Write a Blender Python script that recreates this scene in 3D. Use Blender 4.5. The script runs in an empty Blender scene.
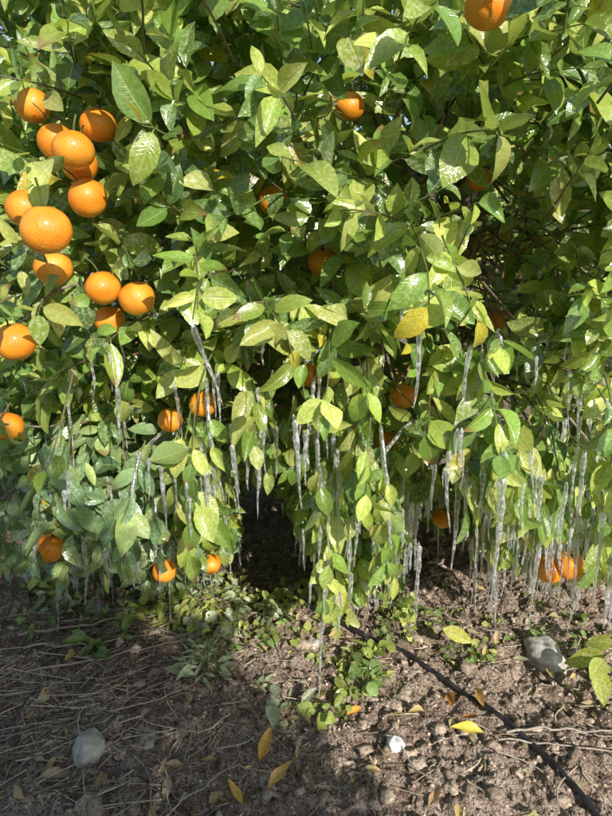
import bpy, math, random
import numpy as np
from mathutils import Vector, noise as mnoise
random.seed(11); rng=np.random.default_rng(11)
scene=bpy.context.scene
col=scene.collection

# ------------------------------------------------------------------ helpers
def norm(v):
    v=np.asarray(v,float); n=np.linalg.norm(v,axis=-1,keepdims=True); return v/np.maximum(n,1e-9)
def make_mesh(name,V,F,mats,attrs=None,smooth=True,matidx=None):
    V=np.asarray(V,dtype=np.float32); F=np.asarray(F,dtype=np.int32)
    k=F.shape[1]
    me=bpy.data.meshes.new(name)
    me.vertices.add(len(V)); me.vertices.foreach_set('co',V.ravel())
    me.loops.add(F.size); me.loops.foreach_set('vertex_index',F.ravel())
    me.polygons.add(len(F)); me.polygons.foreach_set('loop_start',np.arange(0,F.size,k,dtype=np.int32))
    try: me.polygons.foreach_set('loop_total',np.full(len(F),k,dtype=np.int32))
    except Exception: pass
    if smooth: me.polygons.foreach_set('use_smooth',np.ones(len(F),dtype=bool))
    for m in mats: me.materials.append(m)
    if matidx is not None: me.polygons.foreach_set('material_index',np.asarray(matidx,dtype=np.int32))
    if attrs:
        for an,a in attrs.items():
            at=me.attributes.new(an,'FLOAT_VECTOR','POINT'); at.data.foreach_set('vector',np.asarray(a,dtype=np.float32).ravel())
    me.update(calc_edges=True); me.validate()
    return me
def add(name,me,parent=None,loc=None):
    o=bpy.data.objects.new(name,me); col.objects.link(o)
    if parent: o.parent=parent
    if loc is not None: o.location=loc
    return o
def empty(name,loc=(0,0,0)):
    o=bpy.data.objects.new(name,None); col.objects.link(o); o.location=loc; o.empty_display_size=.2; return o
TAB=rng.random((256,256))
def vnoise(x,y):
    x=np.asarray(x,float); y=np.asarray(y,float)
    xi=np.floor(x).astype(int); yi=np.floor(y).astype(int); fx=x-xi; fy=y-yi
    fx=fx*fx*(3-2*fx); fy=fy*fy*(3-2*fy)
    a=TAB[xi%256,yi%256]; b=TAB[(xi+1)%256,yi%256]; c=TAB[xi%256,(yi+1)%256]; d=TAB[(xi+1)%256,(yi+1)%256]
    return (a*(1-fx)+b*fx)*(1-fy)+(c*(1-fx)+d*fx)*fy-.5
def gz(x,y):
    x=np.asarray(x,float); y=np.asarray(y,float)
    xw=x+.03*vnoise(x*9,y*9+40); yw=y+.03*vnoise(x*9+70,y*9)
    h=.05*vnoise(x*1.7+3,y*1.7)+.042*vnoise(xw*6+9,yw*6+2)+.055*np.abs(vnoise(xw*14,yw*14+7))
    h=h+.042*np.abs(vnoise(xw*31+5,yw*31))+.020*np.abs(vnoise(xw*70,yw*70))+.007*vnoise(x*140,y*140)
    return h-.022
class Tubes:
    def __init__(s,sides=6): s.V=[];s.F=[];s.C=[];s.n=0;s.k=sides
    def add(s,P,R,c=(.1,.07,.05)):
        P=np.asarray(P,float); R=np.broadcast_to(np.asarray(R,float),(len(P),)); k=s.k
        T=norm(np.gradient(P,axis=0)); up=np.array([.31,.22,.92])
        A=norm(np.cross(T,up)); B=np.cross(T,A)
        an=np.linspace(0,2*math.pi,k,endpoint=False)
        ring=(A[:,None,:]*np.cos(an)[None,:,None]+B[:,None,:]*np.sin(an)[None,:,None])*R[:,None,None]+P[:,None,:]
        s.V.append(ring.reshape(-1,3)); m=len(P)
        i=np.arange(m-1)[:,None]*k; j=np.arange(k)[None,:]
        f=np.stack([i+j,i+(j+1)%k,i+k+(j+1)%k,i+k+j],-1).reshape(-1,4)+s.n
        s.F.append(f); s.n+=m*k; s.C.append(np.tile(np.asarray(c,float),(m*k,1)))
    def mesh(s,name,mat):
        return make_mesh(name,np.concatenate(s.V),np.concatenate(s.F),[mat],{'col':np.concatenate(s.C)})

# ------------------------------------------------------------------ materials
def newmat(name):
    m=bpy.data.materials.new(name); m.use_nodes=True; nt=m.node_tree
    for n in list(nt.nodes): nt.nodes.remove(n)
    return m,nt
def N(nt,t,**kw):
    n=nt.nodes.new(t)
    for k,v in kw.items():
        if k in n.inputs.keys(): n.inputs[k].default_value=v
        else: setattr(n,k,v)
    return n
def math_(nt,op,a,b=None,c=None,clamp=False):
    n=nt.nodes.new('ShaderNodeMath'); n.operation=op; n.use_clamp=clamp
    for i,v in enumerate((a,b,c)):
        if v is None: continue
        if isinstance(v,(int,float)): n.inputs[i].default_value=v
        else: nt.links.new(v,n.inputs[i])
    return n.outputs[0]
def mixc(nt,f,a,b,mode='MIX'):
    n=nt.nodes.new('ShaderNodeMix'); n.data_type='RGBA'; n.blend_type=mode; n.clamp_factor=True
    for idx,v in ((0,f),(6,a),(7,b)):
        if isinstance(v,(int,float)): n.inputs[idx].default_value=v
        elif isinstance(v,tuple): n.inputs[idx].default_value=(*v[:3],1)
        else: nt.links.new(v,n.inputs[idx])
    return n.outputs[2]
def ramp(nt,f,lo,hi):
    n=nt.nodes.new('ShaderNodeMapRange'); n.clamp=True; n.interpolation_type='SMOOTHSTEP'
    nt.links.new(f,n.inputs[0]); n.inputs[1].default_value=lo; n.inputs[2].default_value=hi
    return n.outputs[0]

def leaf_material(name,ice=True,trans=.27,simple=False):
    m,nt=newmat(name); L=nt.links.new
    out=N(nt,'ShaderNodeOutputMaterial'); P=N(nt,'ShaderNodeBsdfPrincipled')
    ac=N(nt,'ShaderNodeAttribute',attribute_name='col'); base=ac.outputs['Color']
    T=N(nt,'ShaderNodeBsdfTranslucent'); mx=N(nt,'ShaderNodeMixShader'); mx.inputs[0].default_value=trans
    L(P.outputs[0],mx.inputs[1]); L(T.outputs[0],mx.inputs[2]); L(mx.outputs[0],out.inputs['Surface'])
    geo=N(nt,'ShaderNodeNewGeometry')
    if simple:
        c=mixc(nt,geo.outputs['Backfacing'],base,mixc(nt,.5,base,(.30,.38,.18)))
        L(c,P.inputs['Base Color']); L(c,T.inputs['Color']); P.inputs['Roughness'].default_value=.35
        return m
    au=N(nt,'ShaderNodeAttribute',attribute_name='luv')
    sp=N(nt,'ShaderNodeSeparateXYZ'); L(au.outputs['Vector'],sp.inputs[0])
    s,w,r=sp.outputs
    aw=math_(nt,'ABSOLUTE',w)
    tc=N(nt,'ShaderNodeTexCoord')
    nz=N(nt,'ShaderNodeTexNoise',Scale=150.0,Detail=2.0,Roughness=.65); L(tc.outputs['Object'],nz.inputs['Vector'])
    f=nz.outputs['Fac']
    c=mixc(nt,ramp(nt,f,.3,.7),mixc(nt,1.0,base,(.80,.86,.80),'MULTIPLY'),mixc(nt,1.0,base,(1.18,1.12,1.1),'MULTIPLY'))
    mid=math_(nt,'SUBTRACT',1.0,ramp(nt,aw,.02,.09))
    ph=math_(nt,'MULTIPLY',math_(nt,'SUBTRACT',s,math_(nt,'MULTIPLY',aw,.16)),44.0)
    sv=math_(nt,'POWER',math_(nt,'ABSOLUTE',math_(nt,'COSINE',ph)),18.0)
    c=mixc(nt,math_(nt,'MULTIPLY',sv,.10),c,mixc(nt,1.0,c,(1.7,1.5,1.4),'MULTIPLY'))
    c=mixc(nt,math_(nt,'MULTIPLY',mid,.55),c,(.52,.60,.22))
    c=mixc(nt,geo.outputs['Backfacing'],c,mixc(nt,.5,c,(.38,.45,.22)))
    if ice:
        # scorched tips on some leaves
        br=math_(nt,'MULTIPLY',math_(nt,'LESS_THAN',r,.07),ramp(nt,math_(nt,'ADD',s,math_(nt,'MULTIPLY',f,.5)),.95,1.1))
        c=mixc(nt,math_(nt,'MULTIPLY',br,.8),c,(.30,.17,.07))
        # thin frozen film: pale sheen in patches
        icy=math_(nt,'MULTIPLY',ramp(nt,r,.35,1.0),ramp(nt,f,.46,.66))
        c=mixc(nt,math_(nt,'MULTIPLY',icy,.42),c,(.76,.84,.70))
    L(c,P.inputs['Base Color'])
    L(math_(nt,'MULTIPLY_ADD',f,.32,.10),P.inputs['Roughness'])
    b=N(nt,'ShaderNodeBump',Strength=.5,Distance=.0016)
    L(math_(nt,'SUBTRACT',f,math_(nt,'ADD',math_(nt,'MULTIPLY',sv,.25),mid)),b.inputs['Height']); L(b.outputs[0],P.inputs['Normal'])
    if ice:
        P.inputs['Coat Weight'].default_value=1.0; P.inputs['Coat Roughness'].default_value=.08; P.inputs['Coat IOR'].default_value=1.6
        L(b.outputs[0],P.inputs['Coat Normal'])
    L(mixc(nt,1.0,c,(1.4,1.5,.6),'MULTIPLY'),T.inputs['Color'])
    return m
M_leaf=leaf_material('citrus_leaf')
M_back=leaf_material('citrus_leaf_inner',ice=False,simple=True)
M_weed=leaf_material('weed_leaf',ice=False,trans=.3)
M_dry=leaf_material('dry_leaf',ice=False,trans=.15)

def attr_mat(name,rough=.8,scale=60,bump=.5,dist=.002,vary=.5):
    m,nt=newmat(name); L=nt.links.new
    out=N(nt,'ShaderNodeOutputMaterial'); P=N(nt,'ShaderNodeBsdfPrincipled',Roughness=rough)
    ac=N(nt,'ShaderNodeAttribute',attribute_name='col'); tc=N(nt,'ShaderNodeTexCoord')
    nz=N(nt,'ShaderNodeTexNoise',Scale=float(scale),Detail=3.0); L(tc.outputs['Object'],nz.inputs['Vector'])
    c=mixc(nt,ramp(nt,nz.outputs['Fac'],.3,.7),mixc(nt,1.0,ac.outputs['Color'],(1-vary,)*3,'MULTIPLY'),mixc(nt,1.0,ac.outputs['Color'],(1+vary*.6,)*3,'MULTIPLY'))
    L(c,P.inputs['Base Color']); b=N(nt,'ShaderNodeBump',Strength=bump,Distance=dist); L(nz.outputs['Fac'],b.inputs['Height']); L(b.outputs[0],P.inputs['Normal'])
    L(P.outputs[0],out.inputs['Surface']); return m
M_bark=attr_mat('citrus_bark',.85,70,.7,.004)
M_twig=attr_mat('green_twig',.55,90,.3,.001,.25)
M_straw=attr_mat('dry_straw',.8,80,.3,.001,.3)
M_clod=attr_mat('soil_clod',.95,110,.9,.004,.4)
M_rock=attr_mat('stone',.85,45,.8,.004,.3)

def soil():
    m,nt=newmat('orchard_soil'); L=nt.links.new
    out=N(nt,'ShaderNodeOutputMaterial'); P=N(nt,'ShaderNodeBsdfPrincipled',Roughness=.9)
    P.inputs['Specular IOR Level'].default_value=.3
    tc=N(nt,'ShaderNodeTexCoord')
    def nz(s,d=4.0):
        n=N(nt,'ShaderNodeTexNoise',Scale=float(s),Detail=d,Roughness=.68); L(tc.outputs['Object'],n.inputs['Vector']); return n.outputs['Fac']
    a,b,c3=nz(3,2.0),nz(26),nz(140,3.0)
    c=mixc(nt,ramp(nt,a,.35,.65),(.36,.25,.18),(.52,.40,.31))
    c=mixc(nt,math_(nt,'MULTIPLY',ramp(nt,b,.42,.66),.75),c,(.78,.64,.52))
    c=mixc(nt,math_(nt,'SUBTRACT',1.0,ramp(nt,c3,.34,.54)),c,(.11,.072,.05))  # darkens the fine-noise lows, painting crevice shade into the soil colour
    L(c,P.inputs['Base Color'])
    h=math_(nt,'ADD',math_(nt,'MULTIPLY',b,1.3),math_(nt,'MULTIPLY',c3,.9))
    bp=N(nt,'ShaderNodeBump',Strength=1.0,Distance=.02); L(h,bp.inputs['Height']); L(bp.outputs[0],P.inputs['Normal'])
    L(P.outputs[0],out.inputs['Surface']); return m
M_soil=soil()

def orange_mat():
    m,nt=newmat('orange_peel'); L=nt.links.new
    out=N(nt,'ShaderNodeOutputMaterial'); P=N(nt,'ShaderNodeBsdfPrincipled',Roughness=.42)
    tc=N(nt,'ShaderNodeTexCoord')
    vo=N(nt,'ShaderNodeTexVoronoi',Scale=420.0); L(tc.outputs['Object'],vo.inputs['Vector'])
    n=N(nt,'ShaderNodeTexNoise',Scale=18.0,Detail=3.0); L(tc.outputs['Object'],n.inputs['Vector'])
    n2=N(nt,'ShaderNodeTexNoise',Scale=95.0,Detail=2.0); L(tc.outputs['Object'],n2.inputs['Vector'])
    c=mixc(nt,ramp(nt,n.outputs['Fac'],.3,.7),(.95,.27,.012),(1.0,.42,.04))
    c=mixc(nt,math_(nt,'MULTIPLY',ramp(nt,n2.outputs['Fac'],.62,.75),.35),c,(.62,.30,.06)); L(c,P.inputs['Base Color'])
    P.inputs['Coat Weight'].default_value=.4; P.inputs['Coat Roughness'].default_value=.15
    b=N(nt,'ShaderNodeBump',Strength=.45,Distance=.0014); L(vo.outputs['Distance'],b.inputs['Height']); L(b.outputs[0],P.inputs['Normal'])
    L(P.outputs[0],out.inputs['Surface']); return m
M_orange=orange_mat()
def plain(name,c,rough,spec=.5):
    m,nt=newmat(name); out=N(nt,'ShaderNodeOutputMaterial'); P=N(nt,'ShaderNodeBsdfPrincipled',Roughness=rough)
    tc=N(nt,'ShaderNodeTexCoord'); n=N(nt,'ShaderNodeTexNoise',Scale=40.0,Detail=5.0); nt.links.new(tc.outputs['Object'],n.inputs['Vector'])
    nt.links.new(mixc(nt,ramp(nt,n.outputs['Fac'],.4,.75),c,tuple(min(1,x*2.2+.02) for x in c)),P.inputs['Base Color'])
    P.inputs['Specular IOR Level'].default_value=spec
    nt.links.new(P.outputs[0],out.inputs['Surface']); return m
M_calyx=plain('calyx_green',(.08,.12,.03),.7)
M_hose=plain('hose_plastic',(.018,.018,.02),.45)
def ice_mat(name):
    m,nt=newmat(name); L=nt.links.new
    out=N(nt,'ShaderNodeOutputMaterial')
    tc=N(nt,'ShaderNodeTexCoord'); n=N(nt,'ShaderNodeTexNoise',Scale=110.0,Detail=1.0); L(tc.outputs['Object'],n.inputs['Vector'])
    b=N(nt,'ShaderNodeBump',Strength=.35,Distance=.002); L(n.outputs['Fac'],b.inputs['Height'])
    gl=N(nt,'ShaderNodeBsdfGlossy',Roughness=.17); gl.inputs['Color'].default_value=(1,1,1,1); L(b.outputs[0],gl.inputs['Normal'])
    tr=N(nt,'ShaderNodeBsdfTransparent'); tr.inputs['Color'].default_value=(.98,.99,.99,1)
    rf=N(nt,'ShaderNodeBsdfRefraction',IOR=1.31,Roughness=.02); L(b.outputs[0],rf.inputs['Normal'])
    df=N(nt,'ShaderNodeBsdfDiffuse'); df.inputs['Color'].default_value=(.97,.98,1,1)
    tl=N(nt,'ShaderNodeBsdfTranslucent'); tl.inputs['Color'].default_value=(.97,.98,1,1)
    def mx(f,a,b_):
        x=N(nt,'ShaderNodeMixShader')
        if isinstance(f,float): x.inputs[0].default_value=f
        else: L(f,x.inputs[0])
        L(a,x.inputs[1]); L(b_,x.inputs[2]); return x.outputs[0]
    clear=mx(.35,tr.outputs[0],rf.outputs[0])
    milky=mx(.3,df.outputs[0],tl.outputs[0])
    # clear core, cloudy rim and cloudy bands
    lw=N(nt,'ShaderNodeLayerWeight',Blend=.35)
    rim=math_(nt,'MULTIPLY',lw.outputs['Facing'],.50)
    cl=math_(nt,'MULTIPLY_ADD',ramp(nt,n.outputs['Fac'],.46,.64),.42,.03)
    body=mx(math_(nt,'ADD',rim,cl,clamp=True),clear,milky)
    L(mx(.17,body,gl.outputs[0]),out.inputs['Surface']); return m
M_ice=ice_mat('icicle_ice')

# ------------------------------------------------------------------ leaf batches
TPL={'hi':(np.array([0,.08,.17,.34,.52,.70,.87,1.0]),np.array([.035,.035,.50,.92,1.0,.82,.42,.0]),np.array([-1,-.5,0,.5,1.0])),
     'lo':(np.array([0,.12,.45,.75,1.0]),np.array([.05,.35,1.0,.75,.0]),np.array([-1,0,1.0]))}
class Leaves:
    def __init__(s,tpl='hi'): s.rows=[]; s.t=tpl
    def add(s,o,d,n,L,W,fold,bend,c,r,wave=.0):
        s.rows.append((*o,*d,*n,L,W,fold,bend,*c,r,wave,random.random()*6.28))
    def build(s):
        A=np.array(s.rows); S,Wp,ac=TPL[s.t]; n=len(A)
        o=A[:,0:3]; d=norm(A[:,3:6]); nn=A[:,6:9]
        nn=norm(nn-d*np.sum(nn*d,-1,keepdims=True)); sd=np.cross(d,nn)
        L=A[:,9][:,None,None];W=A[:,10][:,None,None];fo=A[:,11][:,None,None];be=A[:,12][:,None,None]+1e-4
        wv=A[:,17][:,None,None];ph=A[:,18][:,None,None]
        tw=rng.normal(0,.6,n)[:,None,None]; cv=rng.normal(0,.10,n)[:,None,None]
        s_=S[None,:,None]; a_=ac[None,None,:]
        y=L*np.sin(be*s_)/be; z=-L*(1-np.cos(be*s_))/be
        wd=W*.5*Wp[None,:,None]
        x=wd*a_*np.cos(fo)+cv*L*s_**2; y=y+0*x
        zz=z+wd*np.abs(a_)**1.4*np.sin(fo)+wv*L*np.sin(s_*9+ph+a_*1.5)*np.abs(a_)*Wp[None,:,None]+tw*s_*wd*a_
        P=o[:,None,None,:]+x[...,None]*sd[:,None,None,:]+y[...,None]*d[:,None,None,:]+zz[...,None]*nn[:,None,None,:]
        ns,na=len(S),len(ac); s.tip=P[:,-1,na//2,:]; s.A=A
        i=np.arange(ns-1)[:,None]*na; j=np.arange(na-1)[None,:]
        f=np.stack([i+j,i+j+1,i+na+j+1,i+na+j],-1).reshape(-1,4)
        F=(f[None]+(np.arange(n)*ns*na)[:,None,None]).reshape(-1,4)
        C=np.repeat(A[:,13:16],ns*na,axis=0)
        U=np.stack(np.broadcast_arrays(s_,a_,A[:,16][:,None,None]),-1).reshape(-1,3)
        return P.reshape(-1,3),F,C,U
    def mesh(s,name,mat):
        V,F,C,U=s.build(); return make_mesh(name,V,F,[mat],{'col':C,'luv':U})

# ------------------------------------------------------------------ orange positions (metres, world)
ORANGES=[(-.39,.939,1.225,.037),(-.415,1.153,1.367,.037),(-.418,1.215,1.291,.036),(-.416,1.306,1.436,.036),
(-.543,1.114,1.029,.037),(-.406,1.221,1.121,.035),(-.338,1.216,1.101,.036),(-.425,1.305,1.048,.034),
(.04,1.42,1.168,.036),(-.07,1.40,1.298,.034),(.10,1.50,1.51,.034),(.30,1.13,1.585,.038),(.432,1.60,1.365,.03),
(.246,1.46,.84,.033),(.005,1.42,.905,.034),(-.245,1.38,.84,.034),(-.325,1.38,.80,.030),(.395,1.60,.44,.030),
(.64,1.31,.455,.037),(.603,1.33,.430,.034),(-.64,1.358,.474,.036),(-.66,1.27,.818,.035),(-.273,1.55,.32,.03),
(-.043,1.70,1.70,.03),(-.253,1.70,.54,.027),(.215,1.52,.70,.028),(-.376,1.43,.368,.032),(-.46,1.12,1.165,.034),
(-.53,1.19,1.27,.035),(-.49,1.27,1.40,.035),(-.44,1.25,1.355,.034),(-.54,1.3,1.47,.034),(.545,1.72,1.0,.03),(1.05,1.5,1.2,.036),(-1.05,1.45,1.1,.037),(1.2,1.6,.8,.036),(-1.2,1.6,.9,.036),(-.2,1.35,1.95,.036),(.5,1.4,1.9,.036)]
KEEP=np.full(len(ORANGES),.86); KEEP[[10,11,12,22,23,24,26,28,29,31,3,7,27]]=.62; KEEP[[18,19,17,13,25,0]]=.93
OC=np.array([o[:3] for o in ORANGES]); EYE=np.array([0,0,1.2])
OD=norm(EYE-OC)
def near_orange(p):
    """leaves are thinned on the aisle side of every fruit, and never run through it"""
    r=np.asarray(p)-OC; t=np.sum(r*OD,-1)
    dd=np.linalg.norm(r-OD*np.clip(t,-.02,.45)[:,None],axis=-1)
    if np.any(np.linalg.norm(r,axis=-1)<.045): return 1.0
    k=dd<.042
    return float(KEEP[k].max()) if np.any(k) else 0.

# ------------------------------------------------------------------ tree
TC=np.array([.1,3.2])
ZR=np.array([0,.15,.3,.6,.9,1.2,1.6,2.0,2.5,2.9,3.15]); RR=np.array([1.42,1.5,1.62,1.80,1.96,2.05,2.08,1.98,1.6,1.0,.2])
def Rad(z): return float(np.interp(z,ZR,RR))
leaves=Leaves('hi'); back=Leaves('lo'); twigs=Tubes(5); glaze=[]
HX=[-1.3,-.45,-.25,-.19,-.15,-.05,-.01,.05,.24,.29,.38,.43,.7,.85,1.3]
HK=[.57,.61,.62,.56,.40,.40,.59,.65,.62,.47,.46,.55,.57,.63,.62]
def below_hem(x,y,z):
    if y>2.9: return False
    k=float(np.interp(x/y*1.4,HX,HK))+.11*mnoise.noise(Vector((x*8,z*5+y*3,0)))+.06*mnoise.noise(Vector((x*28,0,7)))
    return z<1.2-k*y
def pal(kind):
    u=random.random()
    if kind=='lit':  # pale yellow-green with sunlit brightness put into the leaf colour
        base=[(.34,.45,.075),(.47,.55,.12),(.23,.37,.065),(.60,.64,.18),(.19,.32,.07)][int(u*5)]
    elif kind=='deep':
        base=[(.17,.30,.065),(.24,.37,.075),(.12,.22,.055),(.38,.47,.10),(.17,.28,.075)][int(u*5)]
    else:  # lower-left leaves: blue-green of shade and ice painted into the colour
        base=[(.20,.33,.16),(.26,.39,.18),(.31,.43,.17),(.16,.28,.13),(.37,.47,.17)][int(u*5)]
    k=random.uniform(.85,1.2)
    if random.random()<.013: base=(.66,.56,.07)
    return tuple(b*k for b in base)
def gap(x,z,y):
    if ((x-.44)/.12)**2+((z-1.20)/.12)**2<1 and y<1.75: return True
    if ((x-.05)/.07)**2+((z-1.44)/.08)**2<1 and y<1.3: return True
    if ((x+.13)/.06)**2+((z-1.55)/.07)**2<1 and y<1.3: return True
    if ((x+.42)/.10)**2+((z-.92)/.05)**2<1 and y<1.4: return True
    if ((x+.02)/.13)**2+((z-.76)/.04)**2<1 and y<1.4: return True
    return False
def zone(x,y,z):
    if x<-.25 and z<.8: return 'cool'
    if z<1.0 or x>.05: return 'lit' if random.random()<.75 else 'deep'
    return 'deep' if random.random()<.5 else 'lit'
def sprig(base,d,length,nl,droop,size,target,detail='hi',force=None,ang=(35,75)):
    p=np.array(base,float); d=norm(d); n=max(4,int(length/.03)); st=length/n
    pts=[p.copy()]; dirs=[d.copy()]
    for i in range(n):
        d=norm(d+np.array([0,0,-droop])*st*6+rng.normal(0,.07,3)); q=p+d*st
        if detail=='hi' and i>1 and below_hem(*q): break
        p=q
        if p[2]<.05: d[2]=abs(d[2])*.2; p[2]=.05
        pts.append(p.copy()); dirs.append(d.copy())
    n=len(pts)-1
    if n<2: return
    ph=random.random()*6.28
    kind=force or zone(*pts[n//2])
    tone=random.uniform(.72,1.25); made=0; lastk=0
    for i in range(nl):
        f=(i+.6)/nl; f=.12+.88*f; k=min(n,int(f*n)); fr=f*n-int(f*n)
        q=pts[k]; t=dirs[k]
        a=norm(np.cross(t,[.3,.2,.9])); b=np.cross(t,a); ph+=2.4
        rad=a*math.cos(ph)+b*math.sin(ph)
        al=math.radians(random.uniform(*ang))*(1.0 if f<.9 else .5)
        ld=norm(t*math.cos(al)+rad*math.sin(al)+np.array([0,0,-.25*droop])+rng.normal(0,.16,3))
        nn=np.asarray(target)+rng.normal(0,.45,3)
        L=size*random.uniform(.58,1.25)*(1.0 if i<nl-2 else .8); W=L*random.uniform(.38,.58)
        mid=q+ld*L*.5
        if q[2]+ld[2]*L<.015: continue
        if detail=='hi':
            if below_hem(*(q+ld*L*.75)): continue
            if gap(mid[0],mid[2],mid[1]) and random.random()<.9: continue
            no=max(near_orange(mid),near_orange(q+ld*L*.85),near_orange(q+ld*L*.2))
            if no>0 and random.random()<no: continue
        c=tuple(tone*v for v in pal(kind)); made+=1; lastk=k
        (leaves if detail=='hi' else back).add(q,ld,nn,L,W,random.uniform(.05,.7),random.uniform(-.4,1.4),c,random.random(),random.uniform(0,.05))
    if detail=='hi' and made>=3:
        pts=pts[:max(3,lastk+1)]
        twigs.add(pts,np.linspace(.0024,.0011,len(pts)),(.13,.17,.05) if random.random()<.7 else (.17,.13,.07))
        if base[2]<1.05 and base[1]<1.75 and random.random()<(.42 if base[0]>-.4 else .14) and len(pts)>3: glaze.append(np.array(pts[1:]))
SUNH=np.array([.4,-.917,0])
def fill(count,a0,a1,z0,z1,dmin,dmax,detail,size=.088,nl=(6,10)):
    c=0; tries=0
    while c<count and tries<count*8:
        tries+=1
        a=random.uniform(a0,a1); z=random.uniform(z0,z1); dep=dmin+(dmax-dmin)*random.random()**1.4
        cl=mnoise.noise(Vector((a*3.8,z*2.9,1.3)))
        cl2=mnoise.noise(Vector((a*9,z*7,5.1)))
        r=Rad(z)+.14*cl+.07*cl2-dep
        out=np.array([math.sin(a),-math.cos(a),0])
        p=np.array([TC[0]+out[0]*r,TC[1]+out[1]*r,z])
        if dep<.25 and cl2+.6*cl<-.20: continue
        if detail=='hi' and (gap(p[0],p[2],p[1]) or below_hem(*p)): continue
        c+=1
        low=max(0,min(1,(1.15-z)/.7))
        side=np.array([out[1],-out[0],0])*random.gauss(0,.5)
        d=out*random.uniform(.4,1.0)+side+np.array([0,0,random.uniform(-.2,.9)*(1-low)+low*random.uniform(-.7,.2)])
        tgt=out*.5+SUNH*.45+np.array([0,0,.6-.2*low])
        sprig(p-d/np.linalg.norm(d)*.1,d,random.uniform(.12,.26),random.randint(*nl),.25+low*1.1,size,tgt,detail=detail)
R75=math.radians(42)
fill(900,-R75,R75,.12,1.9,0,.22,'hi')
fill(700,-R75,R75,.05,1.95,.15,.8,'hi')
fill(260,-R75,R75,.1,.7,0,.25,'hi',.078)
fill(140,-math.radians(16),math.radians(16),1.2,1.95,.1,.7,'hi')
fill(110,-math.radians(34),-math.radians(12),1.35,2.0,.1,.6,'hi')
fill(700,R75,2*math.pi-R75,.12,2.9,0,.5,'lo',.11,(7,10))
fill(230,-R75,R75,1.9,3.1,0,.5,'lo',.10,(7,10))
fill(660,-math.pi,math.pi,.7,2.9,.5,1.3,'lo',.12,(7,10))

def weep(x,y,z,length,dx=0,dy=-.5,dz=-.2,nl=16,size=.086,kind='lit',droop=1.6):
    sprig((x,y,z),(dx,dy,dz),length,nl,droop,size,(.12,-.85,.45),force=kind,ang=(25,60))
WE=[(.10,1.30,1.00,.40,.1),(.02,1.35,.93,.36,-.1),(.16,1.28,.84,.40,.1),(.06,1.36,.70,.40,.0),(.18,1.36,.64,.38,.2),(-.0,1.45,.58,.34,-.1),
          (.13,1.50,.48,.32,.1),(.20,1.48,.52,.32,.1),(.08,1.52,.42,.28,0),(.15,1.55,.38,.26,0),(.36,1.24,.98,.34,.1),(.42,1.22,.86,.30,.0),(.33,1.26,.84,.28,-.1),(.47,1.25,.78,.30,.1),
          (.60,1.20,.92,.36,.1),(.68,1.24,.82,.34,.0),(.56,1.28,.72,.28,.0),(.74,1.30,.66,.30,.1),(.66,1.38,.58,.24,-.1),(.80,1.38,.50,.28,.1),(.52,1.42,.56,.2,0),(.48,1.4,.62,.24,0),(.72,1.42,.48,.22,0),
          (-.20,1.26,.98,.30,-.1),(-.12,1.30,.92,.28,.1),(-.28,1.28,.88,.30,.1),(-.36,1.28,.78,.34,-.1),(-.30,1.40,.60,.30,.1),(-.44,1.36,.62,.32,-.1),
          (-.52,1.24,.84,.34,.0),(-.60,1.30,.72,.34,.1),(-.70,1.34,.64,.34,-.1),(-.58,1.42,.50,.30,.0),(-.40,1.50,.46,.28,.1),(-.76,1.42,.46,.30,.0),(-.32,1.58,.38,.26,.1),(-.66,1.5,.4,.26,.1),(-.5,1.52,.42,.26,0),(-.46,1.6,.34,.24,0),(-.6,1.58,.34,.24,0)]
for a in WE:
    weep(*a[:4],dx=a[4],kind='cool' if a[0]<-.33 else 'lit')
    weep(a[0]+random.uniform(-.06,.06),a[1]+.05,a[2]+random.uniform(-.05,.05),a[3]*.8,dx=-a[4],kind='cool' if a[0]<-.33 else 'lit',nl=12)
def shoot(x,y,z,d,l,nl,size,kind='lit',droop=.3):
    sprig((x,y,z),d,l,nl,droop,size,(.15,-.75,.6),force=kind,ang=(40,75))
for a in [(.46,1.04,1.42,(.2,-.5,.5),.24,10,.105),(.55,1.04,1.30,(.3,-.4,.1),.26,10,.10),(.40,1.05,1.52,(-.1,-.4,.7),.26,10,.10),
          (.58,1.12,1.12,(.1,-.5,-.2),.26,10,.105),(.62,1.05,1.45,(.1,-.4,.4),.25,10,.10),(.34,1.04,1.56,(0,-.5,.3),.2,8,.09),
          (.14,1.12,1.46,(.1,-.6,.4),.26,10,.095),(.20,1.10,1.36,(.2,-.6,.1),.24,10,.095),(.18,1.16,1.26,(.2,-.5,-.2),.26,9,.09),(.10,1.15,1.55,(-.1,-.5,.6),.28,10,.095),
          (.24,1.10,1.22,(.1,-.5,-.5),.2,7,.095),(.02,1.12,1.56,(-.1,-.5,.4),.26,10,.095),(-.02,1.16,1.42,(-.1,-.6,.2),.24,10,.09),
          (-.12,1.12,1.50,(-.2,-.6,.5),.26,10,.09),(-.22,1.10,1.38,(-.2,-.5,.0),.24,9,.09),(-.26,1.08,1.5,(.1,-.5,.6),.26,9,.09),(-.46,1.04,1.52,(-.1,-.5,.6),.26,9,.09),(-.56,1.1,1.5,(-.1,-.5,.4),.26,9,.09),
          (-.20,1.14,1.20,(.1,-.6,-.1),.25,9,.088),(-.08,1.18,1.10,(.1,-.6,-.2),.25,9,.088),(.05,1.22,1.05,(0,-.5,-.3),.25,9,.088),
          (-.5,1.04,1.12,(-.1,-.5,-.1),.2,8,.085),(-.42,1.06,.98,(0,-.5,-.4),.22,9,.085),(-.55,1.08,.92,(-.1,-.5,-.4),.24,9,.085),
          (-.45,1.12,1.30,(.1,-.5,.2),.2,9,.075),(-.50,1.14,1.22,(.2,-.5,.0),.2,9,.075),(-.46,1.16,1.12,(.0,-.5,.1),.18,8,.075),(-.36,1.18,1.16,(.0,-.5,.0),.18,8,.075)]:
    shoot(*a)
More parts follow.
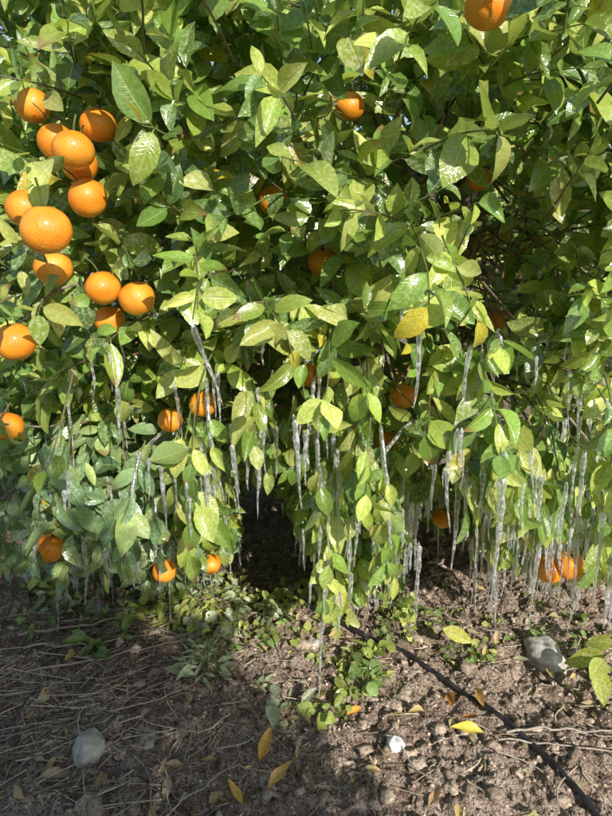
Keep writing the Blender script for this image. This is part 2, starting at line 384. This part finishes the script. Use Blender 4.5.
brp=[(1.25,1.75,.30),(1.05,1.6,.22),(.93,1.50,.15),(.85,1.44,.11),(.79,1.40,.10)]
twigs.add(brp,np.linspace(.005,.0015,5),(.2,.2,.09))
for i in range(16):
    t=i/15; q=np.array([np.interp(t,np.linspace(0,1,5),[b[c] for b in brp]) for c in range(3)])
    leaves.add(q,(random.uniform(-.9,.3),-.7*(1 if i%2 else -.4),random.uniform(-.3,.15)),(0,-.55,.9),random.uniform(.085,.115),.05,.2,.4,(.50,.54,.09),.95,.02)
leaves.add((.40,1.56,.10),(.85,-.35,-.05),(0,-.6,.8),.10,.042,.2,.2,(.62,.60,.09),.9,.01)

tree=empty('orange_tree',(TC[0],TC[1],0))
def recenter(me):
    n=len(me.vertices); a=np.empty(n*3,np.float32); me.vertices.foreach_get('co',a); a=a.reshape(-1,3); a[:,0]-=TC[0]; a[:,1]-=TC[1]; me.vertices.foreach_set('co',a.ravel()); me.update()
lm=leaves.mesh('foliage',M_leaf); recenter(lm); add('foliage',lm,tree)
bm_=back.mesh('inner_foliage',M_back); recenter(bm_); add('inner_foliage',bm_,tree)

# wood
wood=Tubes(7)
def curve(p0,p1,sag=.0,n=12,wob=.03):
    p0=np.array(p0,float);p1=np.array(p1,float); t=np.linspace(0,1,n)[:,None]
    P=p0*(1-t)+p1*t; P[:,2]+=sag*np.sin(t[:,0]*math.pi)
    w=np.cumsum(rng.normal(0,wob,(n,3)),axis=0); w-=w[0]; w=w*(1-t)*2*t**.5
    return P+w
bc=(.20,.15,.115)
tr=curve((.1,3.2,-.1),(.12,3.18,.75),0,8,.01); wood.add(tr,np.linspace(.12,.085,8),bc)
limbs=[]
for i in range(22):
    a=i*2.4+.3; e=random.uniform(.4,2.3)
    r=Rad(max(.3,e))*random.uniform(.7,.9)
    s=tr[random.randint(4,7)]
    P=curve(s,(TC[0]+math.sin(a)*r,TC[1]-math.cos(a)*r,e),random.uniform(.15,.4),16,.02)
    wood.add(P,np.linspace(.045,.009,16),bc); limbs.append(P)
for i in range(420):
    P=limbs[random.randrange(len(limbs))]; k=random.randint(4,15); s=P[k]
    o=s-np.array([TC[0],TC[1],s[2]]); o=norm(o+1e-6)+rng.normal(0,.55,3)
    e=s+norm(o)*random.uniform(.25,.8); e[2]=max(.3,e[2])
    wood.add(curve(s,e,random.uniform(-.05,.12),9,.02),np.linspace(random.uniform(.004,.009),.0018,9),(.25,.17,.11) if random.random()<.6 else (.32,.27,.21))
for cx,cy,cz,nn in [(.46,1.6,1.2,80),(.05,1.65,1.42,26),(-.13,1.7,.75,26),(.3,1.8,.75,26),(-.3,1.6,.9,30),(.1,1.7,.9,30),(0,1.7,1.7,20),(-.1,1.5,.75,30)]:
    for i in range(nn):
        s=np.array([cx,cy,cz])+rng.normal(0,.10,3)+np.array([0,.15,0]); e=s+norm(rng.normal(0,1,3)+np.array([0,-.5,0]))*random.uniform(.12,.35)
        wood.add(curve(s,e,.02,7,.012),np.linspace(random.uniform(.002,.005),.0012,7),random.choice([(.38,.19,.12),(.28,.17,.11),(.44,.32,.21)]))
for x,z in [(-.5,1.1),(-.3,.9),(0,1.0),(.2,.9),(.45,1.05),(.65,.9),(-.6,.7),(.1,.7),(.6,.7),(.5,1.45),(-.2,1.5),(.2,1.5),(-.5,1.45)]:
    wood.add(curve((.1+x*.3,2.7,.8+random.uniform(-.1,.3)),(x,1.30+.3*max(0,1-z),z),.12,14,.012),np.linspace(.016,.0025,14),(.24,.18,.12))
wm=wood.mesh('trunk_and_branches',M_bark); recenter(wm); add('trunk_and_branches',wm,tree)
tm=twigs.mesh('twigs',M_twig); recenter(tm); add('twigs',tm,tree)

for k,(x,y,s,rz) in enumerate([(-4.6,3.4,1.0,2.2),(5.0,3.2,1.02,4.0),(-2.4,8.6,1.05,1.1),(2.6,8.9,1.0,5.0),(-.46,-2.75,1.0,2.9)]):  # last one is added, unseen behind the camera, to cast the lower-left shadow
    t=empty('orange_tree',(x,y,0)); t.scale=(s,s,s); t.rotation_euler=(0,0,rz)
    for nm,me in (('foliage',lm),('inner_foliage',bm_),('trunk_and_branches',wm)): add(nm,me,t)

# ------------------------------------------------------------------ oranges
import bmesh
def orange_mesh(r,seed):
    bm=bmesh.new(); bmesh.ops.create_uvsphere(bm,u_segments=40,v_segments=24,radius=r)
    sq=random.uniform(.88,.99)
    for v in bm.verts:
        n=v.co.normalized(); k=1+.035*mnoise.noise(n*1.5+Vector((seed,0,0)))+.008*mnoise.noise(n*6+Vector((seed,3,0)))
        v.co=v.co*k; v.co.z*=sq
        rr=math.hypot(v.co.x,v.co.y)
        if v.co.z>0: v.co.z-=.0035*math.exp(-(rr/.008)**2)
        else: v.co.z+=.0015*math.exp(-(rr/.005)**2)
    for f in bm.faces: f.smooth=True; f.material_index=0
    top=r*sq-.003
    c=bm.verts.new((0,0,top+.0022)); ring=[]
    for i in range(10):
        a=i*math.pi/5; q=.0075 if i%2==0 else .004
        ring.append(bm.verts.new((q*math.cos(a),q*math.sin(a),top+(.0028 if i%2==0 else .0012))))
    for i in range(10):
        f=bm.faces.new((c,ring[i],ring[(i+1)%10])); f.material_index=1; f.smooth=True
    prev=None
    for j in range(6):
        z=top+j*.008; off=.0015*j*j*.5
        cur=[bm.verts.new((off+.0018*math.cos(a*math.pi/3),.0018*math.sin(a*math.pi/3),z)) for a in range(6)]
        if prev:
            for a in range(6):
                f=bm.faces.new((prev[a],prev[(a+1)%6],cur[(a+1)%6],cur[a])); f.material_index=1; f.smooth=True
        prev=cur
    me=bpy.data.meshes.new('orange'); bm.to_mesh(me); bm.free(); me.materials.append(M_orange); me.materials.append(M_calyx); return me
for i,(x,y,z,r) in enumerate(ORANGES):
    o=add('orange',orange_mesh(r,i*3.7),None,(x,y,z)); o.rotation_euler=(random.uniform(-.35,.45),random.uniform(-.4,.4),random.uniform(0,6.28))

# ------------------------------------------------------------------ icicles
class Ice(Tubes):
    def icicle(s,p,L,r,lean=(0,0)):
        n=max(8,int(L/.006)); t=np.linspace(0,1,n)
        bendx=random.gauss(0,.04)*L
        P=np.zeros((n,3)); P[:,0]=p[0]+lean[0]*L*t+bendx*t*t+.0016*np.sin(t*6+p[0]*50); P[:,1]=p[1]+lean[1]*L*t; P[:,2]=p[2]+.008-L*t
        pw=random.uniform(.55,1.2)
        R=r*((1-t)**pw)*(1+.10*np.sin(t*L*420+p[0]*90)+.22*np.sin(t*L*120+p[2]*40+p[0]*70))+.0005
        R[0]*=.5
        if random.random()<.4: R[-3:]+= .0008   # hanging drop
        s.add(P,np.abs(R),(1,1,1))
ice=Ice(8)
tips=leaves.tip; A=leaves.A
cnt=0
for k in range(len(tips)):
    x,y,z=tips[k]
    rr=math.hypot(x-TC[0],y-TC[1]); dep=Rad(max(z,.1))+.10-rr
    if z>1.0 or z<.12 or dep>.36 or y>2.4 or abs(x)>1.3: continue
    if A[k,5]>-.1: continue
    reg=mnoise.noise(Vector((x*4.5,z*4.0,2.2)))
    p=.15+.65*max(0,reg+.15)
    if z>.88: p*=.3
    if x>.25 and z<.85: p*=1.4
    if x<-.45: p*=.35
    if random.random()<p:
        L=min(z-.03,random.lognormvariate(math.log(.055),.75),.25); ice.icicle((x,y,z),L,random.uniform(.0016,.0036)*(1+L*4.5)); cnt+=1
        if random.random()<.2: ice.icicle((x+random.uniform(-.01,.01),y+random.uniform(-.01,.01),z+.006),L*random.uniform(.3,.8),.0024)
for P in glaze:
    m=len(P); t=np.linspace(0,1,m*3); Q=np.stack([np.interp(t,np.linspace(0,1,m),P[:,c]) for c in range(3)],-1)
    ice.add(Q,.0029+.0014*np.abs(np.sin(t*13+P[0,0]*40))+.0006,(1,1,1))
    for q in Q[::2]:
        if random.random()<.2:
            L=min(max(.012,q[2]-.03),random.lognormvariate(math.log(.042),.7),.18); ice.icicle(tuple(q),L,random.uniform(.0016,.0034)*(1+4*L)); cnt+=1
HI=[(-.27,1.05,1.05,.14,.0052,(.32,0)),(.205,1.10,1.06,.15,.005,(0,0)),(.235,1.12,1.05,.12,.0045,(-.05,0)),
(-.085,1.16,.88,.18,.006,(0,0)),(-.16,1.18,.90,.16,.005,(0,0)),(-.13,1.18,.89,.18,.0052,(0,0)),(-.215,1.2,.91,.13,.0045,(0,0)),(-.19,1.22,.86,.13,.0045,(0,0)),(-.05,1.18,.84,.12,.0045,(0,0)),
(.335,1.12,.78,.30,.0082,(.03,0)),(.27,1.16,.82,.18,.0055,(0,0)),(.24,1.2,.80,.11,.004,(0,0)),(.30,1.18,.84,.12,.004,(0,0)),
(.44,1.16,.74,.16,.0052,(0,0)),(.50,1.18,.70,.17,.0052,(0,0)),(.56,1.2,.76,.18,.0056,(0,0)),(.62,1.16,.66,.20,.006,(0,0)),(.59,1.18,.62,.14,.005,(0,0)),(.66,1.2,.72,.18,.006,(0,0)),(.54,1.2,.62,.15,.005,(0,0)),
(.05,1.26,.78,.15,.0048,(0,0)),(.10,1.24,.74,.19,.0055,(0,0)),(.02,1.28,.60,.15,.005,(0,0)),(.14,1.28,.58,.14,.005,(0,0)),(.25,1.34,.48,.15,.005,(0,0)),(.07,1.3,.66,.14,.005,(0,0)),
(.42,1.3,.50,.17,.0055,(0,0)),(.50,1.32,.50,.16,.005,(0,0)),(.35,1.26,.50,.2,.006,(0,0)),(.68,1.3,.52,.16,.005,(0,0)),(.58,1.34,.46,.14,.005,(0,0)),
(-.38,1.16,.94,.12,.0045,(0,0)),(-.42,1.2,.76,.13,.0045,(0,0)),(-.30,1.24,.80,.14,.0045,(0,0)),(-.24,1.22,.74,.14,.005,(0,0)),(-.20,1.24,.70,.12,.0045,(0,0)),
(.55,1.02,1.10,.07,.004,(0,0)),(.48,1.12,1.05,.06,.0035,(0,0)),(-.02,1.22,.78,.12,.0045,(0,0)),(-.07,1.24,.72,.12,.0045,(0,0))]
used=set()
for x,y,z,L,r,le in HI:
    dist=np.linalg.norm(tips-np.array([x,y-.02,z]),axis=1); order=np.argsort(dist)
    m=0; want=random.randint(3,5)
    for k in order[:14]:
        k=int(k)
        if m>=want or (dist[k]>.085 and m>0): break
        if k in used: continue
        used.add(k); q=tips[k]
        fac=1.0 if m==0 else random.uniform(.3,.85)
        ice.icicle((q[0],q[1],q[2]),min(L*fac,q[2]-.03),r*(1 if m==0 else random.uniform(.5,.8)),le); m+=1
print('icicles',cnt)
add('icicles',ice.mesh('icicles',M_ice))

# ------------------------------------------------------------------ ground
def axis(lo,hi,step,far):
    mid=np.arange(lo,hi,step); g=step*1.25**np.arange(1,45); up=hi+np.cumsum(g); dn=lo-np.cumsum(g)
    return np.concatenate([dn[::-1][dn[::-1]>-far],mid,up[up<far]])
gx=axis(-1.1,1.1,.0055,400); gy=axis(.85,2.4,.0055,400)
X,Y=np.meshgrid(gx,gy,indexing='xy')
Z=gz(X,Y); far=np.clip((np.hypot(X,Y-1.8)-3)/5,0,1); Z=Z*(1-far)
V=np.stack([X,Y,Z],-1).reshape(-1,3); nx=len(gx); ny=len(gy)
i=np.arange(ny-1)[:,None]*nx; j=np.arange(nx-1)[None,:]
F=np.stack([i+j,i+j+1,i+nx+j+1,i+nx+j],-1).reshape(-1,4)
add('ground',make_mesh('ground',V,F,[M_soil]))

def ico(sub):
    bm=bmesh.new(); bmesh.ops.create_icosphere(bm,subdivisions=sub,radius=1.0)
    v=np.array([q.co[:] for q in bm.verts]); f=np.array([[q.index for q in p.verts] for p in bm.faces]); bm.free(); return v,f
def lumps(pos,size,colr,sub,flat=.65,rough=.32):
    v,f=ico(sub); n=len(pos); k=rng.normal(0,1,(n,6,3))*1.8; ph=rng.random((n,6))*6.28
    d=np.zeros((n,len(v)))
    for q in range(6): d+=np.sin(np.einsum('vc,nc->nv',v,k[:,q])*(1+q*.6)+ph[:,q][:,None])/(1+q*.45)
    P=v[None]*(1+rough*d/2)[:,:,None]*size[:,None,None]*(1+rng.uniform(-.35,.35,(n,1,3)))
    P[:,:,2]*=flat; P+=pos[:,None,:]
    F=(f[None]+(np.arange(n)*len(v))[:,None,None]).reshape(-1,3)
    return P.reshape(-1,3),F,np.repeat(colr,len(v),axis=0)
def scatter(n,x0,x1,y0,y1,smin,smax,pw):
    x=rng.uniform(x0,x1,n); y=rng.uniform(y0,y1,n); s=smin+(smax-smin)*rng.random(n)**pw
    return np.stack([x,y,gz(x,y)+s*.1],-1),s
p,s=scatter(11000,-1.15,1.15,.85,2.4,.0018,.006,2.0)
c=np.array([.50,.39,.30])*rng.uniform(.35,1.5,(len(p),1))
a1=lumps(p,s,c,1,.7,.5)
p,s=scatter(1000,-1.1,1.1,.85,2.4,.006,.022,2.6)
c=np.array([.50,.39,.30])*rng.uniform(.5,1.25,(len(p),1))
a2=lumps(p,s,c,2,.6,.6)
V=np.concatenate([a1[0],a2[0]]); F=np.concatenate([a1[1],a2[1]+len(a1[0])]); C=np.concatenate([a1[2],a2[2]])
add('soil_clods',make_mesh('soil_clods',V,F,[M_clod],{'col':C}))
for x,y,sz,fl,c,ro in [(.73,1.57,.054,.7,(.60,.56,.52),.3),(-.53,1.20,.048,.85,(.50,.49,.42),.10),(-.06,1.86,.034,.7,(.66,.66,.66),.25),(.22,1.21,.018,.7,(.80,.82,.84),.3),
                    (-.85,1.85,.05,.6,(.45,.43,.41),.2),(-.40,1.24,.03,.55,(.50,.42,.34),.3),(.02,1.62,.020,.6,(.48,.43,.37),.3),(-.70,1.80,.03,.6,(.4,.38,.36),.3)]:
    v,f,cc=lumps(np.zeros((1,3)),np.array([sz]),np.array([c]),4,fl,ro)
    v=v+.0035*np.array([[mnoise.noise(Vector(q)*60+Vector((x*9,0,k*7))) for k in range(3)] for q in v])
    add('stone',make_mesh('stone',v,f,[M_rock],{'col':cc}),None,(x,y,float(gz(x,y))+sz*fl*.35))

ctrl=np.array([(-.30,1.99),(-.10,1.86),(.08,1.72),(.22,1.61),(.31,1.54),(.42,1.41),(.50,1.30),(.56,1.18),(.61,1.05),(.67,.88),(.8,.6),(1.1,.1),(1.5,-.6)])
def smoothpath(c,n=12):
    P=[]
    for i in range(len(c)-1):
        p0=c[max(0,i-1)];p1=c[i];p2=c[i+1];p3=c[min(len(c)-1,i+2)]
        for t in np.linspace(0,1,n,endpoint=False):
            P.append(.5*((2*p1)+(-p0+p2)*t+(2*p0-5*p1+4*p2-p3)*t*t+(-p0+3*p1-3*p2+p3)*t**3))
    P.append(c[-1]); return np.array(P)
hp=smoothpath(ctrl); hz=gz(hp[:,0],hp[:,1]); hz=np.convolve(np.pad(hz,6,mode='edge'),np.ones(13)/13,'valid')+.014
hose=Tubes(12); hose.add(np.column_stack([hp,hz]),.0065,(.02,.02,.02))
for k in (30,66,96):
    q=np.column_stack([hp,hz])[k:k+3]; hose.add(q,.0085,(.02,.02,.02))
add('drip_irrigation_hose',hose.mesh('drip_irrigation_hose',M_hose))

st=Tubes(4)
for i in range(1000):
    if i<600: x=random.gauss(-.6,.27); y=random.uniform(1.0,1.95)
    else: x=random.uniform(-.9,1.0); y=random.uniform(.95,2.1)
    a=random.gauss(.5,.7) if x<-.2 else random.uniform(0,3.14); L=random.uniform(.03,.14)*(1.7 if x<-.3 else .8)
    t=np.linspace(-.5,.5,6); bx=x+np.cos(a)*L*t+.1*L*np.sin(t*5+i); by=y+np.sin(a)*L*t
    z=gz(bx,by); z=np.linspace(z[0],z[-1],6)*.4+.6*np.max(z)+.002+random.uniform(0,.012)*np.abs(t)
    st.add(np.column_stack([bx,by,z]),random.uniform(.0006,.0021),random.choice([(.56,.48,.34),(.44,.36,.27),(.7,.6,.44),(.20,.15,.12),(.13,.10,.08)]))
for p0,p1,r in [((.50,1.23),(.78,1.24),.004),((.47,1.20),(.75,1.17),.003),((.2,1.22),(.3,1.09),.003),((-.9,1.62),(-.45,1.78),.005),((-.8,1.45),(-.35,1.60),.004),((-.85,1.55),(-.5,1.62),.004),((-.25,1.50),(-.05,1.20),.002),((-.28,1.05),(-.16,1.16),.002),((-.35,1.15),(-.27,1.02),.002),((-.34,1.80),(-.1,1.74),.006),((-.5,1.3),(-.3,1.42),.003)]:
    t=np.linspace(0,1,14); x=p0[0]*(1-t)+p1[0]*t+.008*np.sin(t*7); y=p0[1]*(1-t)+p1[1]*t+.008*np.sin(t*5+1)
    st.add(np.column_stack([x,y,gz(x,y)*.5+.028]),np.linspace(r,r*.5,14),(.44,.37,.30))
add('dry_straw',st.mesh('dry_straw',M_straw))

dl=Leaves('hi')
for x,y,a,L,c in [(-.115,1.18,1.2,.09,(.75,.42,.09)),(-.09,1.10,.9,.085,(.80,.50,.14)),(-.14,1.07,2.2,.07,(.7,.42,.1)),(.385,1.33,1.3,.075,(.7,.3,.06)),(.40,1.30,-.5,.06,(.5,.24,.08)),
                  (.45,1.235,2.9,.09,(.85,.68,.13)),(.105,1.33,.6,.055,(.8,.38,.06)),(.5,1.5,2,.06,(.6,.48,.14)),(-.62,1.12,.4,.07,(.42,.33,.22)),(.27,1.05,1.0,.06,(.55,.37,.2)),(.47,1.32,1.8,.07,(.65,.36,.13))]:
    dl.add((x,y,float(gz(x,y))+.018),(math.cos(a),math.sin(a),.05),(random.uniform(-.4,.4),-.3,1),L,L*.42,.7,random.uniform(-1.2,1.2),c,.1,.05)
for i in range(280):
    x=random.uniform(-.95,1.05); y=random.uniform(.95,2.6); a=random.random()*6.28; L=random.uniform(.02,.06)
    dl.add((x,y,float(gz(x,y))+.012),(math.cos(a),math.sin(a),random.uniform(-.1,.2)),rng.normal(0,.4,3)+np.array([0,0,1]),L,L*.45,.7,random.uniform(-1,1),random.choice([(.56,.42,.27),(.62,.48,.22),(.38,.27,.17),(.50,.46,.30)]),.1,.05)
add('fallen_leaves',dl.mesh('fallen_leaves',M_dry))

def weed(name,x0,y0,rad,n,Lm,ratio,c,h):
    lv=Leaves('hi'); tb=Tubes(4)
    for i in range(n):
        a=random.random()*6.28; r=rad*random.random()**.6; x=x0+math.cos(a)*r; y=y0+math.sin(a)*r; g=float(gz(x,y)); hh=h*random.uniform(.2,1)
        ox=x0+(x-x0)*.4; oy=y0+(y-y0)*.4
        tb.add([(ox,oy,float(gz(ox,oy))),((ox+x)/2,(oy+y)/2,g+hh*.7),(x,y,g+hh)],.0009,(.2,.26,.08))
        L=Lm*random.uniform(.45,1.45); b=a+random.gauss(0,.9); k=random.uniform(.6,1.3)
        lv.add((x,y,g+hh),(math.cos(b),math.sin(b),random.uniform(-.5,.6)),rng.normal(0,.42,3)+np.array([0,-.35,1]),L,L*ratio*random.uniform(.75,1.2),random.uniform(.1,.7),random.uniform(-.4,1.3),tuple(v*k for v in c),random.random()*.5,.05)
    e=empty(name,(0,0,0)); add('leaves',lv.mesh('leaves',M_weed),e); add('stems',tb.mesh('stems',M_twig),e)
G1=(.40,.48,.13); G2=(.25,.37,.12); G3=(.48,.54,.38); G4=(.54,.56,.18)
weed('broadleaf_weed',-.29,1.48,.06,60,.05,.26,G3,.06)
weed('broadleaf_weed',-.62,1.60,.07,26,.06,.5,G2,.06)
weed('broadleaf_weed',.07,1.36,.06,18,.045,.75,G1,.03)
weed('broadleaf_weed',-.045,1.36,.05,14,.05,.6,G3,.03)
weed('broadleaf_weed',.12,1.43,.04,10,.035,.7,G1,.03)
weed('broadleaf_weed',-.13,1.43,.03,8,.03,.4,G3,.02)
for i in range(46):
    x=random.uniform(-.50,.40); y=1.73+random.gauss(0,.10)+.1*abs(x)
    weed('ground_weed',x,y,random.uniform(.02,.08),random.randint(6,22),random.uniform(.022,.046),random.uniform(.4,.8),random.choice([G1,G4,G2,G3]),random.uniform(.02,.10))
for i in range(24):
    x=random.uniform(-1.0,-.42); y=random.uniform(1.68,1.98); weed('ground_weed',x,y,random.uniform(.03,.07),random.randint(8,18),.035,.5,random.choice([G2,G1,G3]),random.uniform(.03,.08))
for i in range(14):
    x=random.uniform(.4,1.0); y=random.uniform(1.5,1.95); weed('ground_weed',x,y,.04,random.randint(5,10),.028,.55,random.choice([G1,G2]),.03)
for x,y in [(.05,1.55),(.13,1.52),(.0,1.6),(.45,1.55),(.2,1.47),(-.22,1.62),(-.55,1.72),(-.38,1.66),(.1,1.48),(.16,1.56),(.3,1.72),(.55,1.6)]:
    weed('ground_weed',x,y,.035,11,.028,.55,random.choice([G1,G4,G2]),.025)

# ------------------------------------------------------------------ light, sky, camera
el=math.radians(30); h=np.array([-.4,.917])
w=bpy.data.worlds.new('World'); scene.world=w; w.use_nodes=True; nt=w.node_tree
bg=nt.nodes['Background']; sky=nt.nodes.new('ShaderNodeTexSky'); sky.sky_type='NISHITA'; sky.sun_disc=False
sky.sun_elevation=el; sky.sun_rotation=math.atan2(.4,-.917); nt.links.new(sky.outputs[0],bg.inputs[0]); bg.inputs[1].default_value=.15
sd=bpy.data.lights.new('sun','SUN'); sd.energy=5; sd.angle=math.radians(.5); sd.color=(1,.95,.86)
so=bpy.data.objects.new('sun',sd); col.objects.link(so); so.location=(3,-6,6)
so.rotation_euler=Vector((h[0]*math.cos(el),h[1]*math.cos(el),-math.sin(el))).to_track_quat('-Z','Y').to_euler()
cd=bpy.data.cameras.new('camera'); cam=bpy.data.objects.new('camera',cd); col.objects.link(cam); scene.camera=cam
cam.location=(0,0,1.2); cam.rotation_euler=(math.radians(90-15),0,0)
cd.sensor_fit='HORIZONTAL'; cd.sensor_width=36; cd.lens=36*600/612; cd.clip_start=.02; cd.clip_end=2000
scene.view_settings.view_transform='Standard'; scene.view_settings.look='None'; scene.view_settings.exposure=0
print('leaves',len(leaves.rows),len(back.rows))
